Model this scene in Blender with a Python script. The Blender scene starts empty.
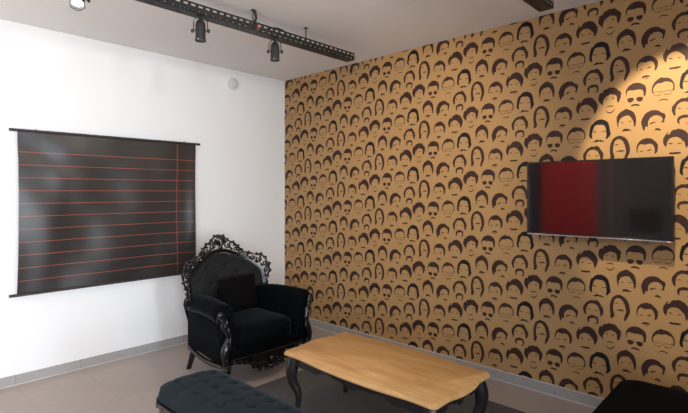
import bpy, bmesh, math, random
from mathutils import Vector, Matrix
random.seed(7)
PI = math.pi
COL = bpy.context.scene.collection
CH_LOC = (-1.190, -.915, 0); CH_ROT = 0.0; CH_BY = .285
EXPO = 0.0

# ------------------------------------------------------------------ mesh builder
class MB:
    def __init__(s):
        s.v = []; s.f = []; s.m = []
    def add(s, vs, fs, m=0):
        o = len(s.v); s.v += [tuple(p) for p in vs]
        for f in fs:
            s.f.append(tuple(i + o for i in f)); s.m.append(m)
        return s
    def box(s, lo, hi, bev=0.0, seg=2, m=0, mat=None):
        bm = bmesh.new()
        bmesh.ops.create_cube(bm, size=1)
        for v in bm.verts:
            v.co = Vector([(lo[i] + hi[i]) / 2 + v.co[i] * (hi[i] - lo[i]) for i in range(3)])
        if bev > 0:
            bmesh.ops.bevel(bm, geom=bm.edges[:] , offset=bev, segments=seg, affect='EDGES', profile=0.5)
        if mat is not None: bm.transform(mat)
        bm.verts.index_update()
        s.add([v.co[:] for v in bm.verts], [[v.index for v in f.verts] for f in bm.faces], m)
        bm.free(); return s
    def tube(s, pts, r, n=8, closed=False, flat=1.0, m=0, upv=None):
        P = [Vector(p) for p in pts]; N = len(P)
        R = r if hasattr(r, '__len__') else [r] * N
        T = []
        for i in range(N):
            a = P[(i - 1) % N] if (closed or i > 0) else P[i]
            b = P[(i + 1) % N] if (closed or i < N - 1) else P[i]
            t = b - a
            T.append(t.normalized() if t.length > 1e-9 else Vector((0, 0, 1)))
        u = Vector(upv) if upv else (Vector((0, 0, 1)) if abs(T[0].z) < 0.9 else Vector((0, 1, 0)))
        u = (u - T[0] * u.dot(T[0])).normalized()
        vs = []
        for i in range(N):
            u = u - T[i] * u.dot(T[i])
            u = u.normalized() if u.length > 1e-9 else T[i].orthogonal().normalized()
            w = T[i].cross(u)
            for k in range(n):
                a = 2 * PI * k / n
                vs.append(P[i] + u * (math.cos(a) * R[i]) + w * (math.sin(a) * R[i] * flat))
        fs = []
        for i in range(N if closed else N - 1):
            j = (i + 1) % N
            for k in range(n):
                l = (k + 1) % n
                fs.append((i * n + k, i * n + l, j * n + l, j * n + k))
        if not closed:
            fs.append(tuple(range(n - 1, -1, -1))); fs.append(tuple((N - 1) * n + k for k in range(n)))
        return s.add(vs, fs, m)
    def blob(s, c, rad, rot=None, nu=8, nv=6, m=0):
        vs = []; fs = []
        M = rot if rot is not None else Matrix.Identity(3)
        for i in range(nv + 1):
            th = PI * i / nv
            for k in range(nu):
                a = 2 * PI * k / nu
                p = Vector((math.sin(th) * math.cos(a) * rad[0], math.sin(th) * math.sin(a) * rad[1], math.cos(th) * rad[2]))
                vs.append(Vector(c) + M @ p)
        for i in range(nv):
            for k in range(nu):
                l = (k + 1) % nu
                fs.append((i * nu + k, (i + 1) * nu + k, (i + 1) * nu + l, i * nu + l))
        return s.add(vs, fs, m)
    def lathe(s, prof, n=24, mat=None, m=0, cap=True):
        vs = []; fs = []
        for r, z in prof:
            for k in range(n):
                a = 2 * PI * k / n
                p = Vector((r * math.cos(a), r * math.sin(a), z))
                vs.append(mat @ p if mat is not None else p)
        for i in range(len(prof) - 1):
            for k in range(n):
                l = (k + 1) % n
                fs.append((i * n + k, i * n + l, (i + 1) * n + l, (i + 1) * n + k))
        if cap:
            fs.append(tuple(range(n - 1, -1, -1))); fs.append(tuple((len(prof) - 1) * n + k for k in range(n)))
        return s.add(vs, fs, m)
    def rings(s, rs, cap=True, m=0):
        n = len(rs[0]); vs = [p for r in rs for p in r]; fs = []
        for i in range(len(rs) - 1):
            for k in range(n):
                l = (k + 1) % n
                fs.append((i * n + k, i * n + l, (i + 1) * n + l, (i + 1) * n + k))
        if cap:
            fs.append(tuple(range(n - 1, -1, -1))); fs.append(tuple((len(rs) - 1) * n + k for k in range(n)))
        return s.add(vs, fs, m)
    def grid(s, fn, nu, nv, m=0, flip=False):
        vs = [fn(i / nu, j / nv) for j in range(nv + 1) for i in range(nu + 1)]
        fs = []
        for j in range(nv):
            for i in range(nu):
                a = j * (nu + 1) + i
                q = (a, a + 1, a + nu + 2, a + nu + 1)
                fs.append(q[::-1] if flip else q)
        return s.add(vs, fs, m)

def fix_normals(me):
    bm = bmesh.new(); bm.from_mesh(me)
    bmesh.ops.recalc_face_normals(bm, faces=bm.faces[:])
    bm.to_mesh(me); bm.free()

def obj(name, mb, mats, parent=None, smooth=40, loc=None, recalc=True, label=None):
    me = bpy.data.meshes.new(name)
    me.from_pydata([tuple(p) for p in mb.v], [], mb.f)
    if not isinstance(mats, (list, tuple)): mats = [mats]
    for m in mats: me.materials.append(m)
    me.polygons.foreach_set('material_index', mb.m)
    if recalc: fix_normals(me)
    if smooth:
        me.polygons.foreach_set('use_smooth', [True] * len(me.polygons))
        me.set_sharp_from_angle(angle=math.radians(smooth))
    me.update()
    o = bpy.data.objects.new(name, me); COL.objects.link(o)
    if parent is not None: o.parent = parent
    if loc is not None: o.location = loc
    if label: o['label'] = label
    return o

def tag(o, label, cat, group=None):
    o['label'] = label; o['category'] = cat
    if group: o['group'] = group
    return o
def thing(name, label, cat, loc=(0, 0, 0), rz=0.0, group=None):
    o = bpy.data.objects.new(name, None); COL.objects.link(o)
    o.location = loc; o.rotation_euler = (0, 0, rz); o.empty_display_size = 0.1
    return tag(o, label, cat, group)
def struct(o):
    o['kind'] = 'structure'; return o
def copy_tree(o, parent=None):
    c = o.copy(); COL.objects.link(c)
    if parent is not None: c.parent = parent
    for ch in list(o.children): copy_tree(ch, c)
    return c

# ------------------------------------------------------------------ materials
def srgb(r, g, b):
    f = lambda c: (c / 255) / 12.92 if c / 255 <= 0.04045 else ((c / 255 + 0.055) / 1.055) ** 2.4
    return (f(r), f(g), f(b), 1)
class NT:
    def __init__(s, name):
        s.mat = bpy.data.materials.new(name); s.mat.use_nodes = True
        s.t = s.mat.node_tree; s.b = s.t.nodes['Principled BSDF']
    def n(s, typ, **kw):
        nd = s.t.nodes.new(typ)
        for k, v in kw.items(): setattr(nd, k, v)
        return nd
    def l(s, a, b): s.t.links.new(a, b)
    def math(s, op, a, b=None, c=None):
        nd = s.n('ShaderNodeMath', operation=op)
        for i, x in enumerate([a, b, c]):
            if x is None: continue
            if hasattr(x, 'links'): s.l(x, nd.inputs[i])
            else: nd.inputs[i].default_value = x
        return nd.outputs[0]
    def mix(s, fac, a, b, blend='MIX'):
        nd = s.n('ShaderNodeMix', data_type='RGBA', blend_type=blend)
        for i, x in ((0, fac), (6, a), (7, b)):
            if hasattr(x, 'links'): s.l(x, nd.inputs[i])
            else: nd.inputs[i].default_value = x
        return nd.outputs[2]
    def coords(s, scale=(1, 1, 1), kind='Object', loc=(0, 0, 0)):
        tc = s.n('ShaderNodeTexCoord'); mp = s.n('ShaderNodeMapping')
        mp.inputs['Scale'].default_value = scale; mp.inputs['Location'].default_value = loc
        s.l(tc.outputs[kind], mp.inputs[0]); return mp.outputs[0]
    def noise(s, vec, scale, detail=4, rough=0.55, dist=0.0):
        nd = s.n('ShaderNodeTexNoise'); nd.inputs['Scale'].default_value = scale
        nd.inputs['Detail'].default_value = detail; nd.inputs['Roughness'].default_value = rough
        nd.inputs['Distortion'].default_value = dist
        s.l(vec, nd.inputs['Vector']); return nd.outputs['Fac']
    def bump(s, h, strength, dist=0.01):
        nd = s.n('ShaderNodeBump'); nd.inputs['Strength'].default_value = strength
        nd.inputs['Distance'].default_value = dist
        s.l(h, nd.inputs['Height']); s.l(nd.outputs[0], s.b.inputs['Normal'])
    def set(s, **kw):
        for k, v in kw.items():
            s.b.inputs[k.replace('_', ' ')].default_value = v
        return s

def simple(name, col, rough=0.5, metal=0.0, var=0.12, nscale=8, bump=0.0, bscale=60, sheen=0.0, spec=0.5, coat=0.0, sheen_tint=None):
    m = NT(name); co = m.coords()
    f = m.noise(co, nscale)
    dark = tuple(c * (1 - var) for c in col[:3]) + (1,); lite = tuple(min(1, c * (1 + var)) for c in col[:3]) + (1,)
    m.l(m.mix(f, dark, lite), m.b.inputs['Base Color'])
    m.set(Roughness=rough, Metallic=metal)
    m.b.inputs['Specular IOR Level'].default_value = spec
    if sheen: 
        m.b.inputs['Sheen Weight'].default_value = sheen; m.b.inputs['Sheen Roughness'].default_value = 0.35
        if sheen_tint: m.b.inputs['Sheen Tint'].default_value = sheen_tint
    if coat: m.b.inputs['Coat Weight'].default_value = coat
    if bump: m.bump(m.noise(co, bscale, 3), bump, 0.004)
    return m.mat

M = {}
M['white_wall'] = simple('white_plaster', (0.86, 0.85, 0.84, 1), 0.85, var=0.012, nscale=3, bump=0.12, bscale=90)
M['ceiling'] = simple('ceiling_plaster', (0.78, 0.76, 0.75, 1), 0.9, var=0.015, nscale=2, bump=0.08, bscale=80)
M['plain_wall'] = simple('grey_plaster', (0.11, 0.095, 0.10, 1), 0.9, var=0.05, nscale=2)
M['reflection_dark'] = simple('reflection_dark', (0.02, 0.012, 0.012, 1), 0.8, var=0.1)
M['reflection_pink'] = simple('reflection_dusty_pink', (0.20, 0.12, 0.12, 1), 0.8, var=0.1)
M['reflection_red'] = simple('reflection_red_paint', (0.48, 0.012, 0.016, 1), 0.7, var=0.08, nscale=2)
def wallpaper(name, col, var, bump):
    m = NT(name); co = m.coords()
    f = m.noise(co, 260, 2)
    m.l(m.mix(f, tuple(c * (1 - var) for c in col[:3]) + (1,), tuple(c * (1 + var) for c in col[:3]) + (1,)), m.b.inputs['Base Color'])
    m.set(Roughness=0.62); m.b.inputs['Specular IOR Level'].default_value = 0.25
    m.bump(f, bump, 0.002); return m.mat
M['paper_gold'] = wallpaper('gold_wallpaper', (0.44, 0.262, 0.112, 1), 0.10, 0.25)
M['paper_brown'] = wallpaper('brown_print', (0.044, 0.019, 0.0145, 1), 0.10, 0.15)
M['paper_black'] = wallpaper('black_print', (0.009, 0.007, 0.0075, 1), 0.10, 0.15)

def floor_mat(name, ox, oy, size, c1, c2, grout, axes=(0, 1)):
    m = NT(name)
    tc = m.n('ShaderNodeTexCoord'); sp = m.n('ShaderNodeSeparateXYZ'); m.l(tc.outputs['Object'], sp.inputs[0])
    g = None
    ids = []
    for ax, off in zip(axes, (ox, oy)):
        t = m.math('DIVIDE', m.math('SUBTRACT', sp.outputs[ax], off), size)
        fr = m.math('FRACT', t); ids.append(m.math('FLOOR', t))
        d = m.math('MINIMUM', fr, m.math('SUBTRACT', 1.0, fr))
        e = m.math('LESS_THAN', d, 0.0032 / size * 0.5)
        g = e if g is None else m.math('MAXIMUM', g, e)
    cx = m.n('ShaderNodeCombineXYZ'); m.l(ids[0], cx.inputs[0]); m.l(ids[1], cx.inputs[1])
    wn = m.n('ShaderNodeTexWhiteNoise'); m.l(cx.outputs[0], wn.inputs['Vector'])
    mp = m.n('ShaderNodeMapping'); m.l(tc.outputs['Object'], mp.inputs[0]); mp.inputs['Scale'].default_value = (1.2, 4, 1)
    f = m.noise(mp.outputs[0], 3.5, 6, 0.6)
    f = m.math('MULTIPLY_ADD', wn.outputs['Value'], 0.28, m.math('MULTIPLY', f, 0.72))
    base = m.mix(f, c1, c2)
    m.l(m.mix(g, base, grout), m.b.inputs['Base Color'])
    m.set(Roughness=0.48); m.b.inputs['Specular IOR Level'].default_value = 0.4
    m.bump(m.math('SUBTRACT', m.math('MULTIPLY', f, 0.2), g), 0.25, 0.002)
    return m.mat
M['floor'] = floor_mat('floor_tiles', -2.575, -0.375, 0.445, (0.40, 0.335, 0.295, 1), (0.50, 0.43, 0.385, 1), (0.33, 0.285, 0.255, 1))
M['base'] = floor_mat('baseboard_tiles', -2.575, -2.545, 0.445, (0.31, 0.29, 0.28, 1), (0.41, 0.385, 0.37, 1), (0.22, 0.21, 0.21, 1))
M['silicone'] = simple('pale_sealant', (0.62, 0.62, 0.62, 1), 0.5)

def velvet(name, col, sheen=0.5, tint=(0.6, 0.75, 0.85, 1), var=0.3):
    m = NT(name); co = m.coords()
    f = m.noise(co, 9, 5, 0.6)
    m.l(m.mix(f, tuple(c * (1 - var) for c in col[:3]) + (1,), tuple(c * (1 + var) for c in col[:3]) + (1,)), m.b.inputs['Base Color'])
    m.set(Roughness=0.85); m.b.inputs['Specular IOR Level'].default_value = 0.06
    m.b.inputs['Sheen Weight'].default_value = sheen; m.b.inputs['Sheen Roughness'].default_value = 0.3
    m.b.inputs['Sheen Tint'].default_value = tint
    m.bump(m.noise(co, 420, 2), 0.15, 0.001); return m.mat
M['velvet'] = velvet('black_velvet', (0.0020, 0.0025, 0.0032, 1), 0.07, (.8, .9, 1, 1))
M['velvet_back_lit'] = velvet('black_velvet_back_lit', (0.019, 0.0195, 0.0195, 1), 0.28, (.9, .95, 1, 1))  # same velvet with a lighter base, painting in light from above
M['button_fabric'] = velvet('button_velvet', (0.003, 0.004, 0.005, 1), 0.01)
M['pillow'] = velvet('pillow_velvet', (0.0035, 0.003, 0.003, 1), 0.012, (0.9, 0.85, 0.8, 1))
M['bench_fabric'] = velvet('dark_teal_velvet', (0.020, 0.027, 0.033, 1), 0.14)
M['pouf_fabric'] = velvet('plain_black_fabric', (0.0035, 0.0038, 0.0055, 1), 0.012)
M['carved'] = simple('black_lacquered_carving', (0.006, 0.005, 0.0055, 1), 0.22, var=0.4, nscale=20, spec=0.6)
M['leg_wood'] = simple('dark_painted_wood', (0.015, 0.011, 0.012, 1), 0.40, var=0.25, nscale=14, bump=0.1)
M['bench_wood'] = simple('brown_varnished_wood', (0.07, 0.035, 0.03, 1), 0.28, var=0.3, nscale=16)
M['black_metal'] = simple('black_powder_coat', (0.012, 0.012, 0.012, 1), 0.45, var=0.25, nscale=30, spec=0.5)
M['spot_metal'] = simple('black_spot_metal', (0.018, 0.018, 0.02, 1), 0.28, var=0.2, nscale=30, spec=0.6)
M['steel'] = simple('brushed_steel', (0.55, 0.56, 0.58, 1), 0.3, metal=1.0, var=0.08)
M['rod'] = simple('dark_brown_rod', (0.035, 0.028, 0.028, 1), 0.4, var=0.2, nscale=20)
M['white_plastic'] = simple('white_plastic', (0.62, 0.62, 0.61, 1), 0.45, var=0.02)
M['tv_body'] = simple('tv_black_plastic', (0.006, 0.006, 0.007, 1), 0.3, var=0.1)
M['red_dot'] = simple('red_plastic', (0.75, 0.04, 0.01, 1), 0.4, var=0.05)
m = NT('tv_glass'); co = m.coords()
m.l(m.mix(m.noise(co, 2), (0.006, 0.0055, 0.006, 1), (0.008, 0.007, 0.007, 1)), m.b.inputs['Base Color'])
m.set(Roughness=0.06); m.b.inputs['IOR'].default_value = 2.1; M['tv_glass'] = m.mat
m = NT('lamp_lens'); co = m.coords()
m.l(m.mix(m.noise(co, 40), (1, 0.93, 0.8, 1), (1, 0.97, 0.9, 1)), m.b.inputs['Emission Color'])
m.b.inputs['Emission Strength'].default_value = 3.0; M['lens'] = m.mat
m = NT('led_red'); co = m.coords()
m.l(m.mix(m.noise(co, 40), (1, 0.02, 0.03, 1), (1, 0.05, 0.05, 1)), m.b.inputs['Emission Color'])
m.b.inputs['Emission Strength'].default_value = 2.0; M['led'] = m.mat

# light oak with long grain along Y
m = NT('honey_oak')
tc = m.n('ShaderNodeTexCoord')
mp = m.n('ShaderNodeMapping'); mp.inputs['Scale'].default_value = (9, 0.9, 1); m.l(tc.outputs['Object'], mp.inputs[0])
g1 = m.noise(mp.outputs[0], 3.0, 6, 0.6, 0.8)
mp2 = m.n('ShaderNodeMapping'); mp2.inputs['Scale'].default_value = (2.2, 0.8, 1); m.l(tc.outputs['Object'], mp2.inputs[0])
g2 = m.noise(mp2.outputs[0], 2.2, 4, 0.5)
mp3 = m.n('ShaderNodeMapping'); mp3.inputs['Scale'].default_value = (60, 1.5, 1); m.l(tc.outputs['Object'], mp3.inputs[0])
g3 = m.noise(mp3.outputs[0], 3.0, 3, 0.6)
f = m.math('ADD', m.math('MULTIPLY', g1, 0.45), m.math('ADD', m.math('MULTIPLY', g2, 0.4), m.math('MULTIPLY', g3, 0.15)))
rp = m.n('ShaderNodeValToRGB'); m.l(f, rp.inputs[0])
rp.color_ramp.elements[0].position = 0.30; rp.color_ramp.elements[0].color = (0.40, 0.185, 0.052, 1)
rp.color_ramp.elements[1].position = 0.70; rp.color_ramp.elements[1].color = (0.80, 0.50, 0.22, 1)
m.l(rp.outputs[0], m.b.inputs['Base Color']); m.set(Roughness=0.42)
m.bump(g3, 0.12, 0.002); M['oak'] = m.mat

# woven rug
m = NT('charcoal_weave'); co = m.coords((1, 1, 1))
wv = m.n('ShaderNodeTexWave', wave_type='BANDS', bands_direction='X'); wv.inputs['Scale'].default_value = 21; wv.inputs['Distortion'].default_value = 1.5
m.l(co, wv.inputs['Vector'])
wv2 = m.n('ShaderNodeTexWave', wave_type='BANDS', bands_direction='Y'); wv2.inputs['Scale'].default_value = 17; wv2.inputs['Distortion'].default_value = 1.5
m.l(co, wv2.inputs['Vector'])
f = m.math('MULTIPLY', wv.outputs['Fac'], wv2.outputs['Fac'])
f2 = m.math('ADD', m.math('MULTIPLY', f, 0.7), m.math('MULTIPLY', m.noise(co, 30, 3), 0.3))
m.l(m.mix(f2, (0.030, 0.030, 0.033, 1), (0.21, 0.205, 0.20, 1)), m.b.inputs['Base Color'])
m.set(Roughness=0.95); m.bump(f2, 0.6, 0.006); M['rug'] = m.mat

# banner vinyl: charcoal with thin orange ruling (object space = metres on the sheet)
LINES_Z = [1.734 - 0.0962 * i for i in range(11)]
m = NT('ruled_black_vinyl')
tc = m.n('ShaderNodeTexCoord'); sp = m.n('ShaderNodeSeparateXYZ'); m.l(tc.outputs['Object'], sp.inputs[0])
t = m.math('DIVIDE', m.math('SUBTRACT', sp.outputs[2], 0.772), 0.0962)
d = m.math('ABSOLUTE', m.math('SUBTRACT', m.math('FRACT', m.math('ADD', t, 0.5)), 0.5))
ln = m.math('LESS_THAN', d, 0.0021 / 0.0962)
ln = m.math('MULTIPLY', ln, m.math('LESS_THAN', sp.outputs[2], 1.78))
vl = m.math('LESS_THAN', m.math('ABSOLUTE', m.math('ADD', sp.outputs[0], 1.323)), 0.0024)
ln = m.math('MAXIMUM', ln, vl)
co = m.coords()
bc = m.mix(m.noise(co, 3), (0.022, 0.018, 0.017, 1), (0.031, 0.026, 0.024, 1))
m.l(m.mix(ln, bc, (0.36, 0.075, 0.042, 1)), m.b.inputs['Base Color'])
m.set(Roughness=0.35); m.b.inputs['Specular IOR Level'].default_value = 0.6
mp = m.n('ShaderNodeMapping'); mp.inputs['Scale'].default_value = (3.0, 1, 1.1); mp.inputs['Rotation'].default_value = (0, 0.5, 0)
m.l(tc.outputs['Object'], mp.inputs[0])
m.bump(m.noise(mp.outputs[0], 1.1, 1, 0.4, 0.3), 0.12, 0.05); M['vinyl'] = m.mat

# ------------------------------------------------------------------ room shell
H = 2.7; XF = -7.0; YB = -8.0
def slab(name, lo, hi, mat):
    return struct(obj(name, MB().box(lo, hi), mat, smooth=0))
slab('floor', (XF - .1, YB - .1, -.1), (.1, .1, 0), M['floor'])
slab('ceiling', (XF - .1, YB - .1, H), (.1, .1, H + .1), M['ceiling'])
slab('wall_left', (XF, 0, 0), (0, .1, H), M['white_wall'])
slab('wall_back', (XF, YB - .1, 0), (0, YB, H), M['white_wall'])
w = MB()
w.box((XF - .1, YB, 0), (XF, -1.40, H)); w.box((XF - .1, -1.40, 0), (XF, 0, H), m=1)  # red section added on the unseen wall so the television reflects red
w.box((XF, -.30, 0), (XF + .06, 0, H), .004, 1, m=2)            # added dark box, gives the TV's reflection its dark edge
w.box((XF, -1.68, 0), (XF + .04, -1.60, H), .004, 1, m=3)       # added slim pinkish strip, only there for the TV to reflect
w.box((XF, -2.46, .70), (XF + .03, -1.96, 1.12), .004, 1, m=2)  # added dark block, put there to be mirrored in the screen
struct(obj('wall_front', w, [M['plain_wall'], M['reflection_red'], M['reflection_dark'], M['reflection_pink']], smooth=0))

HEADS = {
'curly': [[(-1880,-590),(-1980,-490),(-2100,-350),(-2170,-190),(-2150,-10),(-2100,200),(-2020,260),(-1940,220),(-1880,360),(-1750,470),(-1640,460),(-1510,560),(-1390,510),(-1230,530),(-1130,450),(-1040,370),(-1010,300),(-880,210),(-800,50),(-850,-40),(-840,-180),(-900,-320),(-960,-490),(-1040,-480),(-1070,-310),(-1070,-140),(-1130,-10),(-1220,40),(-1340,70),(-1460,110),(-1570,30),(-1690,-30),(-1810,-150),(-1880,-330)],[(-1770,-200),(-1640,-150),(-1570,-190),(-1670,-220)],[(-1410,-200),(-1280,-130),(-1180,-200),(-1310,-220)],[(-1700,-770),(-1620,-680),(-1460,-630),(-1310,-660),(-1220,-750),(-1340,-720),(-1460,-700),(-1590,-730)],[(-1760,-880),(-1670,-990),(-1570,-1060),(-1440,-1080),(-1310,-1000),(-1170,-850),(-1220,-980),(-1330,-1100),(-1440,-1160),(-1570,-1130),(-1670,-1050)]],
'sung': [[(-530,-290),(-560,-40),(-570,130),(-510,300),(-400,450),(-240,570),(-50,620),(160,600),(350,510),(490,390),(560,200),(560,-20),(520,-240),(470,-330),(420,-250),(410,-60),(370,100),(280,150),(90,170),(-150,150),(-340,190),(-470,150),(-510,-10)],[(-490,-360),(-390,-300),(-240,-290),(-120,-340),(-120,-470),(-220,-570),(-340,-600),(-440,-540)],[(10,-350),(140,-290),(310,-310),(390,-360),(360,-530),(230,-610),(120,-570),(40,-490)],[(-270,-870),(-250,-760),(-120,-710),(40,-720),(180,-780),(210,-880),(90,-860),(-70,-820),(-200,-850)]],
'glasses': [[(940,-240),(860,-100),(840,60),(880,260),(970,440),(1110,600),(1240,680),(1360,740),(1470,690),(1640,680),(1800,600),(1930,450),(2010,280),(2040,70),(2010,-120),(1950,-180),(1920,-100),(1970,40),(1950,220),(1880,340),(1730,410),(1560,450),(1350,380),(1170,390),(1020,270),(920,100),(910,-70),(960,-160)],[(940,-110),(1050,-110),(1350,-120),(1440,-190),(1520,-110),(1930,-120),(1930,-150),(1520,-140),(1440,-220),(1350,-150),(1040,-130),(940,-130)],[(960,-250),(1030,-380),(1290,-370),(1360,-240),(1340,-230),(1270,-340),(1050,-350),(980,-240)],[(1500,-240),(1550,-370),(1840,-350),(1920,-190),(1900,-190),(1830,-320),(1570,-330),(1520,-240)],[(1180,-780),(1240,-670),(1350,-600),(1510,-590),(1640,-640),(1740,-750),(1640,-710),(1510,-660),(1350,-660),(1260,-700)]],
'black': [[(-2560,-2750),(-2680,-2650),(-2730,-2480),(-2700,-2240),(-2660,-1980),(-2590,-1790),(-2470,-1720),(-2360,-1580),(-2170,-1490),(-1960,-1480),(-1780,-1560),(-1630,-1670),(-1550,-1830),(-1500,-2050),(-1470,-2280),(-1420,-2500),(-1520,-2670),(-1690,-2840),(-1710,-2710),(-1670,-2560),(-1690,-2370),(-1710,-2140),(-1770,-1970),(-1880,-1860),(-2070,-1840),(-2280,-1820),(-2400,-1910),(-2470,-2070),(-2520,-2250),(-2570,-2460),(-2540,-2630)],[(-2540,-2280),(-2410,-2230),(-2250,-2310),(-2390,-2310)],[(-2040,-2330),(-1880,-2280),(-1690,-2280),(-1690,-2320),(-1880,-2320)],[(-2560,-2930),(-2410,-2910),(-2250,-2790),(-2150,-2860),(-2040,-2830),(-1910,-2900),(-1780,-2950),(-1880,-2980),(-2040,-2950),(-2170,-2930),(-2330,-2980)]],
'plain': [[(-970,-2170),(-1040,-1990),(-1080,-1740),(-1090,-1460),(-990,-1280),(-870,-1140),(-690,-1050),(-540,-960),(-420,-1020),(-250,-1120),(-120,-1230),(-20,-1470),(20,-1740),(0,-1990),(-50,-2160),(-120,-2120),(-120,-1920),(-180,-1710),(-280,-1530),(-400,-1400),(-570,-1410),(-740,-1460),(-870,-1570),(-950,-1750),(-980,-1930)],[(-890,-1840),(-770,-1790),(-640,-1840),(-770,-1850)],[(-460,-1810),(-320,-1750),(-200,-1770),(-320,-1810)],[(-780,-2410),(-720,-2270),(-570,-2220),(-400,-2270),(-210,-2370),(-400,-2390),(-590,-2390)]],
'swept': [[(430,-2450),(370,-2340),(310,-2100),(280,-1910),(350,-1660),(470,-1450),(610,-1320),(820,-1230),(1020,-1220),(1210,-1280),(1360,-1420),(1520,-1500),(1580,-1650),(1520,-1850),(1480,-2100),(1420,-1970),(1420,-1810),(1360,-1680),(1230,-1590),(1070,-1550),(890,-1600),(750,-1710),(660,-1890),(640,-2220),(570,-2220),(520,-2190),(480,-2370)],[(730,-2090),(800,-1990),(980,-1940),(1110,-1960),(980,-2010),(820,-2080)],[(1270,-1990),(1410,-1930),(1410,-2010)],[(980,-2460),(1090,-2360),(1180,-2360),(1270,-2400),(1370,-2500),(1270,-2520),(1180,-2480),(1080,-2480)]],
'horse': [[(-2950,-4300),(-3040,-4170),(-3120,-3920),(-3090,-3700),(-2970,-3540),(-2840,-3370),(-2620,-3250),(-2430,-3260),(-2270,-3200),(-2110,-3310),(-2010,-3500),(-1900,-3650),(-1850,-3870),(-1900,-4110),(-2040,-4280),(-2050,-4080),(-2090,-3860),(-2170,-3640),(-2300,-3510),(-2490,-3460),(-2670,-3490),(-2810,-3600),(-2890,-3790),(-2930,-4000),(-2910,-4170)],[(-2860,-3870),(-2730,-3810),(-2580,-3870),(-2700,-3870)],[(-2410,-3910),(-2270,-3850),(-2120,-3870),(-2270,-3920)],[(-2760,-4790),(-2840,-4630),(-2850,-4490),(-2760,-4330),(-2570,-4250),(-2380,-4250),(-2190,-4340),(-2140,-4530),(-2190,-4740),(-2300,-4820),(-2370,-4760),(-2270,-4700),(-2250,-4550),(-2330,-4430),(-2490,-4440),(-2650,-4470),(-2740,-4580),(-2710,-4730)]],
'long': [[(-1470,-4200),(-1440,-3970),(-1480,-3690),(-1480,-3410),(-1430,-3120),(-1340,-2900),(-1190,-2740),(-980,-2650),(-790,-2680),(-610,-2790),(-470,-2960),(-370,-3220),(-320,-3550),(-340,-3780),(-470,-4080),(-610,-4330),(-680,-4200),(-610,-3910),(-540,-3700),(-610,-3320),(-690,-3080),(-840,-2910),(-1030,-2870),(-1190,-2990),(-1240,-3200),(-1300,-3490),(-1260,-3800),(-1200,-3960),(-1240,-4130),(-1360,-4240)],[(-1240,-3250),(-1090,-3180),(-940,-3210),(-1090,-3250)],[(-810,-3210),(-690,-3170),(-640,-3190)],[(-1130,-3620),(-980,-3640),(-910,-3580),(-740,-3590),(-610,-3670),(-760,-3690),(-910,-3680),(-1030,-3700)]],
'short': [[(80,-3890),(30,-3700),(30,-3480),(90,-3270),(210,-3090),(380,-2980),(590,-2920),(800,-2950),(960,-3080),(1090,-3210),(1180,-3390),(1180,-3600),(1140,-3800),(1060,-3930),(990,-3880),(1020,-3720),(990,-3530),(930,-3380),(820,-3290),(660,-3290),(490,-3340),(350,-3290),(230,-3280),(140,-3400),(90,-3600)],[(160,-3760),(280,-3700),(420,-3750),(280,-3770)],[(560,-3730),(700,-3640),(860,-3640),(730,-3730)],[(320,-4320),(350,-4190),(520,-4130),(700,-4170),(800,-4260),(660,-4270),(490,-4270)],[(450,-4360),(560,-4310),(690,-4360),(560,-4370)]],
'quiff': [[(1610,-3550),(1500,-3440),(1440,-3260),(1450,-3020),(1560,-2810),(1730,-2570),(1660,-2790),(1740,-2810),(1870,-2610),(2000,-2510),(2070,-2550),(2180,-2480),(2350,-2520),(2540,-2630),(2690,-2840),(2790,-3080),(2770,-3340),(2690,-3510),(2610,-3680),(2560,-3560),(2520,-3330),(2370,-3150),(2260,-3040),(2130,-2970),(1960,-2970),(1790,-3040),(1680,-3170),(1630,-3360)],[(1700,-3320),(1830,-3310),(1970,-3390),(1830,-3390)],[(2130,-3400),(2260,-3340),(2440,-3360),(2260,-3400)],[(1740,-3980),(1780,-3880),(1920,-3900),(2130,-3880),(2330,-3890),(2340,-3960),(2180,-4010),(1960,-4010),(1810,-4000)]],
}


def clip(poly, axis, lim, keep_less):
    out = []
    n = len(poly)
    for i in range(n):
        a = poly[i]; b = poly[(i + 1) % n]
        ia = (a[axis] < lim) == keep_less; ib = (b[axis] < lim) == keep_less
        if ia: out.append(a)
        if ia != ib:
            t = (lim - a[axis]) / (b[axis] - a[axis])
            q = [a[0] + (b[0] - a[0]) * t, a[1] + (b[1] - a[1]) * t]; q[axis] = lim
            out.append(tuple(q))
    return out
w = MB().box((0, YB, 0), (.1, .1, H))
PU, PZ = 0.998, 0.5135
for a in range(-1, 15):
    for b in range(-6, 9):
        u0 = 3.479 + (a - 6) * PU / 2; z0 = 1.037 + b * PZ / 2
        if (a - 6 + b) % 2: continue
        for kind, polys in HEADS.items():
            for p in polys:
                q = [(u0 + x * 1e-4, z0 + z * 1e-4) for x, z in p]
                if min(x for x, z in q) > 6.2: continue
                for ax, lim, less in ((0, 0.0, False), (1, H, True), (1, 0.01, False)):
                    q = clip(q, ax, lim, less)
                    if len(q) < 3: break
                if len(q) < 3: continue
                w.add([(-0.0006, -x, z) for x, z in q], [tuple(range(len(q)))], 2 if kind == 'black' else 1)
struct(obj('wall_right', w, [M['paper_gold'], M['paper_brown'], M['paper_black']], smooth=0, recalc=False))

BH = 0.073
w = MB().box((XF, -.012, 0.004), (-.012, 0, BH), .002, 1); w.box((XF, -.016, 0), (-.016, -.0, 0.005), m=1)
struct(obj('baseboard_left', w, [M['base'], M['silicone']], smooth=0))
w = MB().box((-.012, YB, 0.004), (0, 0, BH), .002, 1); w.box((-.016, YB, 0), (0, 0, 0.005), m=1); w.box((-.012, YB, BH), (0, -.012, BH + .003), m=1)
struct(obj('baseboard_right', w, [M['base'], M['silicone']], smooth=0))

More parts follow.
